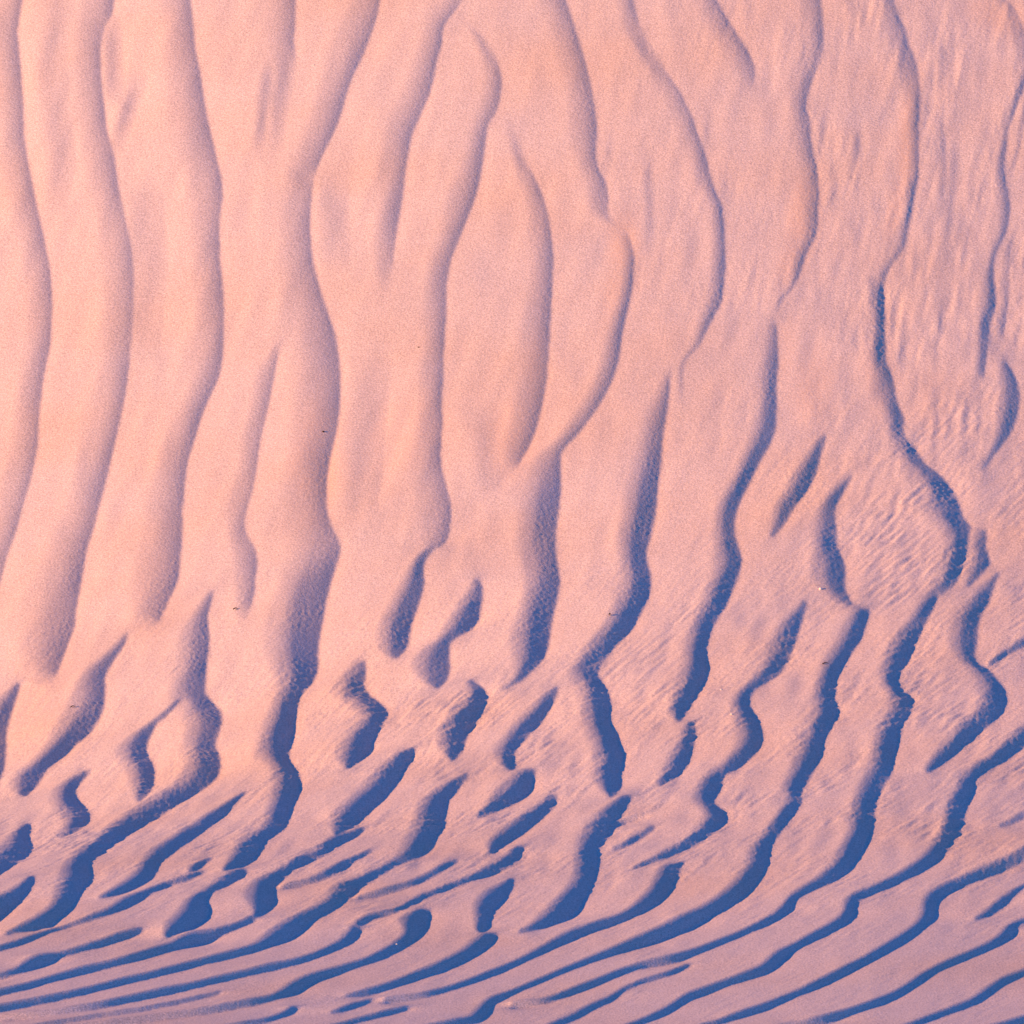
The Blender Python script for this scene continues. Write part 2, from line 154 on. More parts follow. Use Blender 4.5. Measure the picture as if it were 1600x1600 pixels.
S("673 1420, 670 1440, 668 1455, 650 1470, 625 1485, 600 1497, 570 1507, 530 1520, 500 1530, 480 1541, 465 1552, 440 1559, 400 1566, 360 1574, 300 1585, 200 1598, 150 1604", "653 1421, 633 1431, 627 1442, 636 1455, 622 1470, 600 1484, 570 1499, 530 1511, 485 1523, 460 1534, 445 1545, 425 1556, 395 1562, 350 1571, 298 1580, 198 1593, 148 1600")
S("585 1562, 565 1570, 545 1578, 518 1583", "578 1561, 553 1567, 533 1575, 516 1581", 1.1)
S("467 1573, 460 1583, 430 1593, 400 1599, 350 1607", "455 1572, 445 1581, 420 1590, 398 1595, 350 1603", 1.1)
S("642 1575, 610 1583, 570 1593, 540 1601", "635 1573, 605 1579, 567 1589, 533 1598", 1.1)
S("583 1329, 565 1340, 545 1352, 520 1367, 500 1375, 440 1388", "577 1329, 550 1339, 525 1350, 508 1362, 490 1371, 440 1385", 1.1)
S("718 1344, 700 1355, 680 1368, 655 1380, 620 1391, 590 1398, 560 1403", "712 1344, 690 1352, 665 1366, 640 1378, 610 1387, 585 1394, 560 1400", 1.1)
S("347 1551, 280 1566, 220 1578, 150 1589, 80 1601", "345 1549, 278 1563, 218 1575, 148 1586, 78 1598", 1.0)
S("201 986, 195 1005, 180 1027, 168 1045, 163 1060, 165 1080, 162 1105, 155 1125, 140 1145, 120 1160, 100 1180, 75 1197, 65 1215, 55 1230, 40 1245", "192 990, 180 1010, 160 1030, 140 1048, 130 1070, 125 1093, 117 1112, 107 1132, 98 1147, 84 1165, 66 1184, 48 1200, 30 1214, 21 1226, 25 1241", [.6,.85,.85,.8,.85,1.08,1.18,1.15,1.0,.95])
S("334 920, 330 940, 323 965, 327 990, 325 1020, 322 1050, 320 1085, 335 1100, 345 1110, 347 1125, 342 1145, 335 1165, 345 1185, 345 1200, 340 1215, 320 1230, 290 1245, 265 1262, 240 1280, 205 1300, 175 1320, 150 1340, 138 1353, 145 1366, 140 1378, 130 1390, 122 1405, 112 1420, 95 1433, 70 1443, 40 1453, 12 1459",
  "327 922, 313 945, 302 968, 295 990, 292 1020, 288 1050, 280 1080, 290 1105, 303 1120, 308 1130, 306 1148, 300 1165, 302 1185, 303 1200, 297 1215, 278 1233, 250 1248, 222 1264, 192 1284, 160 1305, 135 1325, 112 1343, 101 1354, 104 1366, 97 1376, 94 1390, 91 1405, 80 1419, 60 1431, 48 1438, 30 1447, 8 1457", [.6,.8,.85,1.0,.95,1.08,1.0,1.2,1.2,1.2,1.2,1.2])
S("284 1090, 266 1113, 246 1127, 235 1150, 228 1165, 230 1180, 240 1195, 243 1210, 240 1230, 228 1245, 218 1254", "276 1094, 257 1115, 234 1131, 214 1147, 198 1163, 190 1178, 203 1195, 212 1213, 215 1230, 214 1242, 212 1251", [1,1.12,1.12,1,.98,1.05,.95])
S("31 1068, 25 1090, 17 1115, 10 1145, 10 1170, 8 1195, 0 1218", "26 1068, 12 1085, -2 1100, -12 1125, -18 1150, -18 1180, -12 1208", [.8,.98,1,.95,.95])
S("142 1206, 125 1222, 118 1235, 120 1250, 135 1263, 142 1275, 135 1288, 122 1298, 96 1309", "134 1205, 110 1218, 94 1232, 85 1248, 93 1264, 108 1278, 108 1290, 102 1299, 92 1307", [1,1.12,1.1,1,1.15,1.1])
S("48 1286, 45 1300, 44 1315, 53 1321, 45 1335, 25 1350, 0 1365, -40 1385", "41 1287, 23 1300, 14 1311, 14 1321, 0 1332, -15 1342, -32 1352, -70 1372")
S("54 1369, 52 1383, 40 1398, 25 1415, 0 1437, -40 1460", "46 1369, 34 1382, 15 1392, 0 1400, -20 1412, -60 1435")
S("384 1238, 367 1255, 355 1270, 335 1285, 315 1300, 295 1315, 270 1333, 250 1347, 243 1365, 235 1375, 210 1388, 180 1398, 156 1403", "380 1238, 350 1257, 328 1273, 302 1289, 280 1303, 252 1320, 235 1333, 222 1347, 214 1365, 197 1379, 177 1391, 165 1396, 154 1401")
# broad faint undulations high on the slope
V("128 -5 60 .12, 118 100 55 .14, 120 250 40 .15, 105 330 30 .1")
V("255 300 60 .1, 262 420 50 .12, 250 560 50 .1")
V("545 260 40 .1, 545 340 40 .12, 548 420 40 .1")
V("612 560 50 .08, 600 700 60 .14, 590 800 50 .1")
V("790 640 60 .1, 790 700 50 .12, 780 760 40 .08")
V("1018 230 14 .15, 1022 290 14 .22, 1026 350 16 .2, 1022 400 16 .1")
V("1345 170 10 .1, 1347 220 12 .25, 1340 270 12 .2, 1335 320 12 .12")
V("1478 150 10 .3, 1473 190 12 .4, 1477 230 14 .35, 1480 290 14 .3, 1482 340 14 .15")
V("1500 200 12 .12, 1496 300 14 .18, 1488 420 14 .2, 1478 520 14 .12")
V("960 205 10 .1, 958 240 12 .25, 950 262 10 .2")
V("1112 170 8 .1, 1110 210 10 .25, 1104 232 8 .15")
V("1140 260 8 .1, 1137 300 10 .3, 1128 318 8 .2")
V("1300 160 10 .1, 1292 200 10 .25, 1282 245 8 .2")
V("1578 420 10 .5, 1572 500 12 .5, 1560 550 10 .3")
V("1600 200 8 .4, 1592 240 8 .45, 1580 270 6 .3")
OUTER, INNER = 3, 5
M_FINE, M_MID, M_BIG = 0.0021, 0.0044, 0.0042
MX, MV = 0.018, 1.5
SAND_DARK, SAND_LIGHT, SAND_WARM = (0.40, 0.345, 0.335), (0.76, 0.655, 0.635), (1.0, 0.93, 0.85)
BUMP = 0.006
# where coarser orange grains lie: x y half-width half-length turn strength
COARSE = [(1418, 260, 14, 90, 4, 0.9), (1400, 360, 14, 55, 15, 0.6), (975, 400, 22, 45, 0, 0.9), (962, 470, 20, 60, 12, 0.5),
          (1255, 370, 22, 60, 8, 0.8), (1238, 440, 18, 40, 20, 0.7), (495, 680, 36, 80, 8, 0.75), (640, 660, 60, 60, 0, 0.4), (800, 690, 40, 60, 0, 0.55),
          (70, 930, 40, 90, 10, 0.45), (240, 850, 40, 90, 0, 0.4), (1560, 60, 50, 30, 30, 0.6), (1225, 570, 20, 60, 0, 0.3), (1270, 640, 30, 60, 0, 0.5),
          (1375, 620, 20, 60, 0, 0.5), (1460, 680, 30, 60, 0, 0.3), (840, 600, 14, 90, 5, 0.5), (1030, 700, 14, 60, 5, 0.5)]
# where the wind has raked the sand into fine grooves: x y half-width half-length strength
RAKED = [(1385, 860, 75, 100, 1.3), (1490, 720, 60, 90, 1.0), (985, 1080, 70, 60, 0.9), (730, 1090, 110, 50, 0.8), (1500, 480, 110, 120, 0.6),
         (1080, 960, 60, 70, 0.6), (1430, 1130, 60, 60, 0.7), (560, 1090, 60, 60, 0.7), (150, 1250, 90, 50, 0.8), (850, 1150, 60, 50, 0.7), (1560, 1240, 60, 40, 0.7)]

# ---------------------------------------------------------------- the dune's large form
TANW = FRAME / DIST
V_TAB = np.array([-900, 0, 250, 500, 700, 850, 1000, 1150, 1300, 1450, 1600, 2200.0])
A_TAB = np.array([25, 27, 27.5, 26, 22.5, 18.5, 13.5, 9.5, 6.5, 4.5, 3.5, 3.0])
def ray_pitch(v):
    return PITCH + np.arctan((v - 800.0) / 1600.0 * TANW)
vs = np.arange(-500, 2101, 1.0)
i0 = int(np.argmin(abs(vs - 800)))
yy = np.zeros(len(vs)); zz = np.zeros(len(vs))
def step(y, z, v0, v1):
    a = math.tan(R(float(np.interp(0.5 * (v0 + v1), V_TAB, A_TAB))))
    t = math.tan(float(ray_pitch(v1)))
    # CAMz - t*(Y-CAMy) = z + a*(Y-y)
    Y = (CAM[2] + t * CAM[1] - z + a * y) / (a + t)
    return Y, z + a * (Y - y)
for i in range(i0 + 1, len(vs)):
    yy[i], zz[i] = step(yy[i-1], zz[i-1], vs[i-1], vs[i])
for i in range(i0 - 1, -1, -1):
    yy[i], zz[i] = step(yy[i+1], zz[i+1], vs[i+1], vs[i])
PY = yy[::-1].copy(); PZ = zz[::-1].copy(); PV = vs[::-1].copy()      # rising y
def base(x, y):
    z = np.interp(y, PY, PZ)
    k = np.interp(y, [YV(1430), YV(1020)], [0.0, 1.0])
    k = k * k * (3 - 2 * k)
    xc = np.clip(x, -14, 12)
    t = TILT * xc - BEND * xc * xc
    k0 = 0.45 * np.clip((x + 1.0) / 6.0, 0, 1)
    return z + (k0 + (1 - k0) * k) * t
def YV(v):
    return float(np.interp(-v, -PV[::-1][::-1], PY)) if False else float(np.interp(v, vs, yy))
TILT, BEND = 0.112, 0.0078

# survey grid
DX = 0.02
X0, X1 = -13.0, 13.0
Y0, Y1 = YV(1760), YV(-150)
NX = int((X1 - X0) / DX); NY = int((Y1 - Y0) / DX)
gx = X0 + DX * np.arange(NX); gy = Y0 + DX * np.arange(NY)
print("grid", NX, NY, "y", Y0, Y1)
GX, GY = np.meshgrid(gx, gy)
B = base(GX, GY).astype(np.float64)
BX = np.gradient(B, DX, axis=1); BY = np.gradient(B, DX, axis=0)
BX = BX.astype(np.float32); BY = BY.astype(np.float32)

kx = 2 * np.pi * np.fft.rfftfreq(NX, DX); ky = 2 * np.pi * np.fft.fftfreq(NY, DX)
KX, KY = np.meshgrid(kx, ky)
K2 = KX * KX + KY * KY
LAM = 2 * np.pi / 9.0
def lowpass(a, sig):
    return np.fft.irfft2(np.fft.rfft2(a) * np.exp(-0.5 * K2 * sig * sig), s=(NY, NX))
def solve(gxf, gyf):
    F = (-1j * KX * np.fft.rfft2(gxf) - 1j * KY * np.fft.rfft2(gyf)) / (K2 + LAM * LAM)
    return F
def grads(F):
    return np.fft.irfft2(1j * KX * F, s=(NY, NX)), np.fft.irfft2(1j * KY * F, s=(NY, NX))

def sample(A, x, y):
    fx = np.clip((x - X0) / DX, 0, NX - 1.001); fy = np.clip((y - Y0) / DX, 0, NY - 1.001)
    ix = fx.astype(int); iy = fy.astype(int); tx = fx - ix; ty = fy - iy
    return (A[iy, ix] * (1 - tx) * (1 - ty) + A[iy, ix + 1] * tx * (1 - ty)
            + A[iy + 1, ix] * (1 - tx) * ty + A[iy + 1, ix + 1] * tx * ty)

cp, sp = math.cos(PITCH), math.sin(PITCH)
def ray_dir(p):
    u = (p[:, 0] - 800) / 1600 * TANW; v = (p[:, 1] - 800) / 1600 * TANW
    d = np.stack([u, cp - v * sp, -sp - v * cp], 1)
    return d / d[:, 1:2]
def to_ground(p, h):
    """survey point -> where it lies on the sand"""
    d = ray_dir(p)
    Y = np.interp(p[:, 1], vs, yy)
    lo = Y - 9.0; n = 90
    ts = np.linspace(0, 18, n)
    YS = lo[:, None] + ts[None]
    S_ = YS - CAM[1]
    XS = CAM[0] + d[:, 0:1] * S_; ZS = CAM[2] + d[:, 2:3] * S_
    f = ZS - base(XS, YS)
    if h is not None: f = f - sample(h, XS, YS)
    below = f < 0
    j = np.argmax(below, 1); j = np.clip(j, 1, n - 1)
    r = np.arange(len(p))
    a, b = f[r, j - 1], f[r, j]
    t = np.clip(a / np.where(abs(a - b) < 1e-9, 1, a - b), 0, 1)
    Yh = YS[r, j - 1] + t * (YS[r, j] - YS[r, j - 1])
    return np.stack([CAM[0] + d[:, 0] * (Yh - CAM[1]), Yh], 1)

def resample(p, n, t=None):
    # smooth the hand survey a little, then space it evenly
    s = np.r_[0, np.cumsum(np.hypot(*np.diff(p, axis=0).T))]; s = s / s[-1]
    tt = np.linspace(0, 1, n)
    q = np.stack([np.interp(tt, s, p[:, 0]), np.interp(tt, s, p[:, 1])], 1)
    return q
def smooth(q, k):
    for _ in range(k):
        m = q.copy(); m[1:-1] = 0.25 * q[:-2] + 0.5 * q[1:-1] + 0.25 * q[2:]
        q = m
    return q
def resample_by(p, frac, n):
    tt = np.linspace(0, 1, n)
    return np.stack([np.interp(tt, frac, p[:, 0]), np.interp(tt, frac, p[:, 1])], 1)

def to_v(q):
    return np.interp(q[:, 1], PY, PV)
def outside(p):
    return p[0] < 6 or p[0] > 1594 or p[1] < 6 or p[1] > 1594
RIBS = []
for (r, l, d, ft) in RIP:
    r = r.copy(); l = l.copy()
    paired = len(r) == len(l)
    ln = np.hypot(*np.diff(r, axis=0).T).sum()
    n = max(8, int(ln / 3.0))
    if paired:
        idx = np.linspace(0, 1, len(r))
        s = np.r_[0, np.cumsum(np.hypot(*np.diff(0.5 * (r + l), axis=0).T))]; s = s / s[-1]
        rr = resample_by(r, s, n); ll = resample_by(l, s, n)
        dd = np.interp(np.linspace(0, 1, n), s if len(d) == len(s) else np.linspace(0, 1, len(d)), d)
    else:
        rr = resample(r, n); ll = resample(l, n)
        dd = np.interp(np.linspace(0, 1, n), np.linspace(0, 1, len(d)), d)
    rr = smooth(rr, 3); ll = smooth(ll, 8)
    # run on past the edge of the survey
    for end in (0, -1):
        if outside(rr[end]):
            k = min(12, n - 1)
            o = rr[k] if end == 0 else rr[-1 - k]
            dv = rr[end] - o; dv = dv / max(1e-6, np.hypot(*dv))
            e = np.arange(1, 60)[:, None] * 3.0 * dv[None]
            if end == 0:
                rr = np.r_[(rr[0] + e)[::-1], rr]; ll = np.r_[(ll[0] + e)[::-1], ll]; dd = np.r_[np.full(59, dd[0]), dd]
            else:
                rr = np.r_[rr, rr[-1] + e]; ll = np.r_[ll, ll[-1] + e]; dd = np.r_[dd, np.full(59, dd[-1])]
    RIBS.append((rr, ll, dd, True))
for (rr, ll, dd, _) in list(RIBS):                 # the field carries on beside the surveyed part
    for sh in (-1640, 1640):
        m = (rr[:, 0] + sh < -45) | (rr[:, 0] + sh > 1660)
        m &= (rr[:, 0] + sh > -520) & (rr[:, 0] + sh < 2120)
        if m.sum() > 12:
            idx = np.flatnonzero(m)
            for seg in np.split(idx, np.flatnonzero(np.diff(idx) > 1) + 1):
                if len(seg) > 10:
                    RIBS.append((rr[seg] + [sh, 0], ll[seg] + [sh, 0], dd[seg], False))

BLUE_MAX = 1.0
def raster(h):
    C_ = np.zeros(NX * NY, np.float32)
    W = np.zeros(NX * NY, np.float32); SX = np.zeros(NX * NY, np.float32); SY = np.zeros(NX * NY, np.float32)
    for (rr, ll, dd, inside) in RIBS:
        # the gentle faces high on the slope are broad and roll over softly at the crest
        soft = np.clip((0.75 - dd) / 0.2, 0, 1)[:, None]
        lw = rr + (ll - rr) * (1 + 0.35 * soft + (1 - soft) * np.interp(rr[:, 1:2], [1150, 1350], [0.55, 0.32]))
        pr = to_ground(rr, h); pl = to_ground(lw, h)
        pr = smooth(pr, 2); pl = smooth(pl, 6)
        n = len(pr)
        # densify along
        seg = np.hypot(*np.diff(pr, axis=0).T); seg2 = np.hypot(*np.diff(pl, axis=0).T)
        tot = max(seg.sum(), seg2.sum())
        na = max(n, int(tot / (DX * 0.6)))
        tt = np.linspace(0, n - 1, na); ii = np.arange(n)
        P = np.stack([np.interp(tt, ii, pr[:, 0]), np.interp(tt, ii, pr[:, 1])], 1)
        Q = np.stack([np.interp(tt, ii, pl[:, 0]), np.interp(tt, ii, pl[:, 1])], 1)
        D = np.interp(tt, ii, dd)
        wid = np.hypot(*(P - Q).T)
        nc = max(4, int(np.percentile(wid, 98) / (DX * 0.6)))
        # across direction from the run of the foot and crest
        mid = 0.5 * (P + Q)
        k = max(2, na // max(4, int(tot / 0.5)))
        ms = mid
        tg = np.empty_like(ms); tg[k:-k] = ms[2*k:] - ms[:-2*k]; tg[:k] = tg[k]; tg[-k:] = tg[-k-1]
        tl = np.hypot(*tg.T) + 1e-9; tg /= tl[:, None]
        c = np.stack([tg[:, 1], -tg[:, 0]], 1)
        sgn = np.sign(((P - Q) * c).sum(1)); sgn = np.sign(sgn.sum() + 0.1)
        c = c * sgn
        away = -(c[:, 0] * L[0] + c[:, 1] * L[1])
        t = (np.arange(nc) + 0.5) / nc
        q = np.interp(D, [0.7, 1.0, 1.12], [1.0, 0.75, 0.4])
        bx = sample(BX, mid[:, 0], mid[:, 1]); by = sample(BY, mid[:, 0], mid[:, 1])
        b = L[2] - L[0] * bx - L[1] * by
        s = D * np.interp(D, [0.3, 0.7, 0.95], [1.6, 1.42, 1.0]) * b / np.maximum(away, 0.20)
        s = s * np.interp(to_v(mid), [500, 700, 850, 980, 1120, 1350, 1450], [1.0, 0.84, 0.84, 0.92, 1.0, 1.0, 1.15])
        s = np.minimum(s, BLUE_MAX)
        u = np.clip(t[None, :] / q[:, None], 0, 1); sf = np.clip((D - 0.65) / 0.4, 0, 1)[:, None]
        ext = np.interp(to_v(mid), [1150, 1350], [0.55, 0.32])[:, None]; t0_ = ext / (1 + ext)
        ua = np.clip(t[None, :] / t0_, 0, 1); ub = np.clip((t[None, :] - t0_) / (1 - t0_) / 0.35, 0, 1)
        core = 0.42 * ua ** 1.3 + 0.58 * ub * ub * (3 - 2 * ub)
        prof = sf * core + (1 - sf) * u ** 1.5
        bell = np.clip((0.34 - D) / 0.08, 0, 1)[:, None]
        prof = prof * (1 - bell) + bell * np.sin(np.pi * t)[None, :] ** 1.5
        al = np.arange(na) / na * tot
        tip = np.ones(na) if not inside else np.clip(np.minimum(al, tot - al) / np.interp(D, [0.3, 0.6, 0.8], [0.8, 0.3, 0.03]), 0, 1)
        wt = (1 - 0.45 * bell) * (sf * np.clip(ua, 0.05, 1) + (1 - sf) * np.clip(2.2 * t[None, :] ** 1.2, 0.03, 1))
        mag = s[:, None] * prof * tip[:, None]
        XX = Q[:, 0:1] + (P - Q)[:, 0:1] * t; YY_ = Q[:, 1:2] + (P - Q)[:, 1:2] * t
        ix = np.rint((XX - X0) / DX).astype(int); iy = np.rint((YY_ - Y0) / DX).astype(int)
        ok = (ix >= 0) & (ix < NX) & (iy >= 0) & (iy < NY)
        f = (iy * NX + ix)[ok]
        np.add.at(C_, f, 1.0)
        np.add.at(W, f, wt[ok].astype(np.float32))
        np.add.at(SX, f, (-mag * wt * c[:, 0:1])[ok].astype(np.float32))
        np.add.at(SY, f, (-mag * wt * c[:, 1:2])[ok].astype(np.float32))
    W = W.reshape(NY, NX); m = W > 0
    Wd = np.where(m, W, 1)
    m = W / np.maximum(C_.reshape(NY, NX), 1)
    return m, SX.reshape(NY, NX) / Wd, SY.reshape(NY, NX) / Wd

import time
t0 = time.time()
h = None
for outer in range(OUTER):
    m, sx, sy = raster(h)
    print("raster", time.time() - t0)
    F = solve(sx, sy)
    for inner in range(INNER):
        hx, hy = grads(F)
        F = solve(m * sx + (1 - m) * 0.97 * hx, m * sy + (1 - m) * 0.97 * hy)
    h = np.fft.irfft2(F * np.exp(-0.5 * K2 * 0.018 ** 2), s=(NY, NX))
    print("solve", outer, time.time() - t0, h.min(), h.max())
OUTER_DONE = True

# wind-roughened skin: small bumps that throw long thin shadows in the raking light
rng = np.random.default_rng(7)
wn_ = np.fft.rfft2(rng.standard_normal((NY, NX)))
def band(l0, l1, ax=1.0, rot=0.0):
    ca, sa = math.cos(rot), math.sin(rot)
    kxr = (KX * ca + KY * sa) * ax; kyr = -KX * sa + KY * ca
    k = np.sqrt(kxr ** 2 + kyr ** 2) + 1e-6
    a = 2 * np.pi / l1; b_ = 2 * np.pi / l0
    return 1 / (1 + (a / k) ** 6) / (1 + (k / b_) ** 6)
def noise(f, seed):
    r_ = np.random.default_rng(seed)
    n_ = np.fft.irfft2(np.fft.rfft2(r_.standard_normal((NY, NX))) * f, s=(NY, NX))
    return n_ / n_.std()
vmap = np.interp(GY[:, 0], PY, PV)[:, None]
right = np.clip((GX + 1.0) / 7.0, 0, 1)
low = np.clip((vmap - 650) / 450, 0, 1)
patch = np.clip(0.45 + 0.6 * noise(band(0.9, 3.0, 2.5, R(72)), 11), 0.05, 1)
slope = np.hypot(*grads(F * np.exp(-0.5 * K2 * 0.05 ** 2)))
face = np.clip(lowpass(np.clip((slope - 0.12) / 0.2, 0, 1), 0.12), 0, 1)      # loose sand on and round the slip faces
zone = np.maximum(right, low)
boost = np.zeros_like(GX)
UU = 800 + GX * 100.0
for (px_, py_, rx_, ry_, st_) in RAKED:
    boost = np.maximum(boost, st_ * np.exp(-((UU - px_) / rx_) ** 2 - ((vmap - py_) / ry_) ** 2))
rough = 0.2 + 0.8 * zone * patch + boost
wt_ = np.clip((vmap - 550) / 400, 0, 1)
streak = (noise(band(0.16, 0.8, 5.0, R(82)), 2) * (1 - wt_) * 0.72 + noise(band(0.13, 0.7, 4.5, R(60)), 5) * wt_)
streak += 0.45 * noise(band(0.10, 0.22, 4.0, R(62)), 8) * wt_
fade = 1 - 0.75 * np.clip((vmap - 1320) / 180, 0, 1)
fine = noise(band(0.055, 0.14, 1.8, R(60)), 1)
micro = (fine * M_FINE * (0.35 + 0.65 * zone) * (0.5 + 1.1 * face) * (0.4 + 0.6 * patch)
         + streak * M_MID * (0.05 + 0.95 * zone) * rough * (1 - 0.6 * face) + noise(band(0.4, 1.3, 3.5, R(82)), 3) * M_BIG * (0.75 + 0.25 * zone) * (1 - 0.7 * face))
h2 = h + micro * fade
print("skin", time.time() - t0)

# ---------------------------------------------------------------- mesh
fx = np.r_[np.arange(-12.8, -9.6, 0.035), np.arange(-9.6, 9.6, MX), np.arange(9.6, 12.8, 0.035)]
side = np.array([0.1, 0.25, 0.5, 0.9, 1.5, 2.5, 4, 6.5, 10, 16, 25, 40, 60.0])
cx = np.r_[(fx[0] - side)[::-1], fx, fx[-1] + side]
rows = [YV(1740)]
ytop = YV(-135)
while rows[-1] < ytop:
    v = float(np.interp(rows[-1], PY, PV))
    a = R(float(np.interp(v, V_TAB, A_TAB))) + float(ray_pitch(v))
    rows.append(rows[-1] + min(0.055, max(0.016, MV * 0.01 * math.cos(a) / math.sin(a))))
rows = np.array(rows)
cy = np.r_[(rows[0] - side * 1.5)[::-1], rows, rows[-1] + side * 0.8]
nx, ny = len(cx), len(cy)
print("mesh", nx, ny, nx * ny)
MXg, MYg = np.meshgrid(cx, cy)
Z = base(MXg, MYg)
hh = sample(h2, MXg, MYg)
fadeout = np.exp(-(np.maximum(0, np.abs(MXg) - 12.8) / 6.0) ** 2)
fadeout *= np.exp(-(np.maximum(0, rows[0] - MYg) / 10.0) ** 2) * np.exp(-(np.maximum(0, MYg - rows[-1]) / 5.0) ** 2)
Z = Z + hh * fadeout
co = np.stack([MXg, MYg, Z], -1).reshape(-1, 3).astype(np.float32)
me = bpy.data.meshes.new("sand_dune")
nq = (nx - 1) * (ny - 1)
me.vertices.add(nx * ny); me.vertices.foreach_set("co", co.ravel())
i = np.arange(nx - 1)[None, :] + np.arange(ny - 1)[:, None] * nx
quads = np.stack([i, i + 1, i + nx + 1, i + nx], -1).reshape(-1).astype(np.int32)
me.loops.add(nq * 4); me.loops.foreach_set("vertex_index", quads)
me.polygons.add(nq); me.polygons.foreach_set("loop_start", (np.arange(nq) * 4).astype(np.int32))
me.polygons.foreach_set("loop_total", np.full(nq, 4, np.int32))
me.update(calc_edges=False)
# coarser orange grains gather in a few places along the crests
cu = 800 + (MXg - CAM[0]) / (MYg - CAM[1]) * cp / TANW * 1600 * (1.0 / np.cos(PITCH) if False else 1.0)
cv = np.interp(MYg, PY, PV)
coarse = np.zeros_like(MXg)
for (px_, py_, rx_, ry_, ang_, st_) in COARSE:
    ca_, sa_ = math.cos(R(ang_)), math.sin(R(ang_))
    du = cu - px_; dv_ = cv - py_
    a_ = (du * ca_ + dv_ * sa_) / rx_; b__ = (-du * sa_ + dv_ * ca_) / ry_
    coarse = np.maximum(coarse, 0.55 * st_ * np.exp(-0.7 * (a_ * a_ + b__ * b__) ** 1.5))
at = me.attributes.new("coarse", 'FLOAT', 'POINT')
at.data.foreach_set("value", coarse.astype(np.float32).ravel())
me.validate(verbose=False) if False else None
me.polygons.foreach_set("use_smooth", np.ones(nq, bool))
dune = bpy.data.objects.new("sand_dune", me)
sc.collection.objects.link(dune)
dune["kind"] = "structure"
dune["label"] = "rippled pink sand dune face with wavy ridges and blue shadows"
dune["category"] = "sand dune"

# ---------------------------------------------------------------- sand
mat = bpy.data.materials.new("sand"); mat.use_nodes = True
nt = mat.node_tree; N = nt.nodes; K = nt.links
bsdf = N["Principled BSDF"]
bsdf.inputs["Roughness"].default_value = 0.95
bsdf.inputs["Specular IOR Level"].default_value = 0.1
tc = N.new("ShaderNodeTexCoord")
def tex(scale, detail=2.0, rough=0.5):
    n = N.new("ShaderNodeTexNoise"); n.inputs["Scale"].default_value = scale
    n.inputs["Detail"].default_value = detail; n.inputs["Roughness"].default_value = rough
    K.new(tc.outputs["Object"], n.inputs["Vector"]); return n
def ramp(src, stops):
    r_ = N.new("ShaderNodeValToRGB"); e = r_.color_ramp.elements
    e[0].position, e[0].color = stops[0][0], (*stops[0][1], 1)
    e[1].position, e[1].color = stops[-1][0], (*stops[-1][1], 1)
    K.new(src, r_.inputs[0]); return r_
grain = tex(38.0, 2.0, 0.7)
g1 = ramp(grain.outputs[0], [(0.3, SAND_DARK), (0.7, SAND_LIGHT)])
patchn = tex(0.35, 3.0)
g2 = ramp(patchn.outputs[0], [(0.42, (1, 1, 1)), (0.75, SAND_WARM)])
mx = N.new("ShaderNodeMix"); mx.data_type = 'RGBA'; mx.blend_type = 'MULTIPLY'; mx.inputs[0].default_value = 1.0
K.new(g1.outputs[0], mx.inputs[6]); K.new(g2.outputs[0], mx.inputs[7])
ca = N.new("ShaderNodeAttribute"); ca.attribute_name = "coarse"
cn = tex(26.0, 2.0, 0.7)
cr = ramp(cn.outputs[0], [(0.35, (0.30, 0.30, 0.30)), (0.65, (1, 1, 1))])
cm = N.new("ShaderNodeMath"); cm.operation = 'MULTIPLY'
K.new(ca.outputs["Fac"], cm.inputs[0]); K.new(cr.outputs[0], cm.inputs[1])
mo = N.new("ShaderNodeMix"); mo.data_type = 'RGBA'
K.new(cm.outputs[0], mo.inputs[0]); K.new(mx.outputs[2], mo.inputs[6]); mo.inputs[7].default_value = (0.74, 0.46, 0.27, 1)
K.new(mo.outputs[2], bsdf.inputs["Base Color"])
bump = N.new("ShaderNodeBump"); bump.inputs["Strength"].default_value = 1.0; bump.inputs["Distance"].default_value = BUMP
bn = tex(30.0, 2.0, 0.6)
K.new(bn.outputs[0], bump.inputs["Height"]); K.new(bump.outputs[0], bsdf.inputs["Normal"])
me.materials.append(mat)

# ---------------------------------------------------------------- small things lying on the sand
import bmesh
def lie(px_, py_):
    q = to_ground(np.array([[px_, py_]], float), h2)
    x, y = float(q[0, 0]), float(q[0, 1])
    return x, y, float(base(np.array([x]), np.array([y]))[0] + sample(h2, np.array([x]), np.array([y]))[0])
def plain(name, col, rough=0.8):
    m_ = bpy.data.materials.new(name); m_.use_nodes = True
    b_ = m_.node_tree.nodes["Principled BSDF"]; n_ = m_.node_tree.nodes.new("ShaderNodeTexNoise")
    n_.inputs["Scale"].default_value = 40.0
    r_ = m_.node_tree.nodes.new("ShaderNodeValToRGB")
    r_.color_ramp.elements[0].color = (col[0] * 0.6, col[1] * 0.6, col[2] * 0.6, 1); r_.color_ramp.elements[1].color = (*col, 1)
    m_.node_tree.links.new(n_.outputs[0], r_.inputs[0]); m_.node_tree.links.new(r_.outputs[0], b_.inputs["Base Color"])
    b_.inputs["Roughness"].default_value = rough
    return m_
BARK = plain("bark", (0.05, 0.03, 0.03)); SHELL = plain("pale_stone", (0.85, 0.82, 0.78), 0.5); DARK = plain("dark_stone", (0.07, 0.04, 0.04))
def put(name, bm, mat_, loc, label, cat, group=None):
    m_ = bpy.data.meshes.new(name); bm.to_mesh(m_); bm.free(); m_.materials.append(mat_)
    o = bpy.data.objects.new(name, m_); o.location = loc; sc.collection.objects.link(o)
    o["label"] = label; o["category"] = cat
    if group: o["group"] = group
    return o
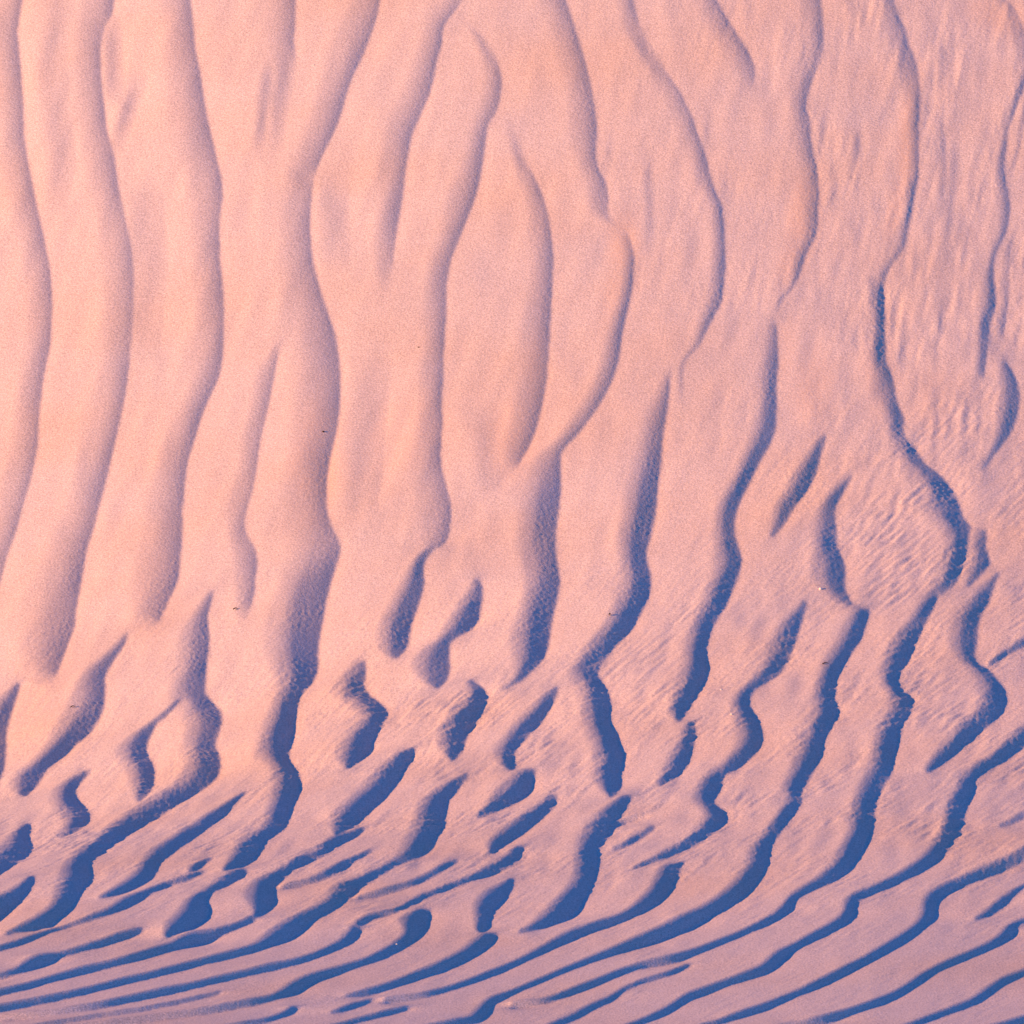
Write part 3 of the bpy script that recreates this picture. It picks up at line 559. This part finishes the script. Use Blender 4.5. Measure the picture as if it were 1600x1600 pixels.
def twig(px_, py_, ln, turn, label, seed):
    r_ = random.Random(seed)
    x, y, z = lie(px_, py_)
    bm = bmesh.new(); n = 7; ring = []
    for i in range(n):
        t = i / (n - 1); rad = 0.011 * (1 - 0.6 * t)
        c_ = Vector(((t - 0.5) * ln * math.cos(turn), (t - 0.5) * ln * math.sin(turn), 0.012 + 0.02 * math.sin(t * 3.1)))
        c_ += Vector((r_.uniform(-.008, .008), r_.uniform(-.008, .008), 0))
        ax = Vector((math.cos(turn), math.sin(turn), 0)); sd = ax.cross(Vector((0, 0, 1)))
        ring.append([bm.verts.new(c_ + sd * rad * math.cos(a) + Vector((0, 0, 1)) * rad * math.sin(a)) for a in [k * math.pi / 3 for k in range(6)]])
    for a, b in zip(ring[:-1], ring[1:]):
        for k in range(6): bm.faces.new((a[k], a[(k + 1) % 6], b[(k + 1) % 6], b[k]))
    bm.faces.new(ring[0][::-1]); bm.faces.new(ring[-1])
    # a side shoot
    m0 = Vector((0.1 * ln * math.cos(turn), 0.1 * ln * math.sin(turn), 0.02)); tip = m0 + Vector((math.cos(turn + .8), math.sin(turn + .8), 0.25)) * ln * 0.25
    b1 = [bm.verts.new(m0 + Vector(q)) for q in ((.007, 0, 0), (-.004, .006, 0), (0, -.004, .007))]; tv = bm.verts.new(tip)
    for k in range(3): bm.faces.new((b1[k], b1[(k + 1) % 3], tv))
    return put("twig", bm, BARK, (x, y, z), label, "twig")
def stone(px_, py_, size, mat_, name, label, seed):
    r_ = random.Random(seed)
    x, y, z = lie(px_, py_)
    bm = bmesh.new(); bmesh.ops.create_icosphere(bm, subdivisions=2, radius=size)
    for v_ in bm.verts:
        v_.co *= 1 + r_.uniform(-.18, .18); v_.co.z *= 0.7
    for f_ in bm.faces: f_.smooth = True
    return put(name, bm, mat_, (x, y, z + size * 0.35), label, name)
twig(1290, 1038, 0.085, 0.1, "short dark twig lying flat on the lit ridge right of centre", 1)
twig(368, 953, 0.09, 0.6, "thin dark twig on the smooth pink sand at left, below the fading ridge", 2)
twig(114, 1106, 0.07, 0.3, "small dark twig on the shaded side of the lower left ridge", 3)
twig(953, 962, 0.05, 0.9, "tiny brown twig on the pale sand beside the middle blue shadow", 6)
stone(1282, 921, 0.030, SHELL, "pale_stone", "bright white stone on the crest above the forked blue shadow", 1)
stone(1143, 1117, 0.018, SHELL, "pale_stone", "tiny pale stone left of the hooked blue shadow", 2)
stone(1127, 1078, 0.016, SHELL, "pale_stone", "tiny pale stone on open pink sand between two blue shadows", 3)
stone(620, 1476, 0.016, SHELL, "pale_stone", "small pale stone at the crest of a low ripple near the bottom", 4)
stone(505, 675, 0.020, DARK, "dark_stone", "dark lump standing in for a dark pit in the orange coarse sand of the left centre ridge", 5)  # dark lump added in place of a small dark pit in the sand
stone(654, 543, 0.014, DARK, "dark_stone", "tiny dark stone on smooth sand left of the long central ridge", 7)
stone(490, 102, 0.014, SHELL, "pale_stone", "tiny pale stone high on the slope near the top", 8)
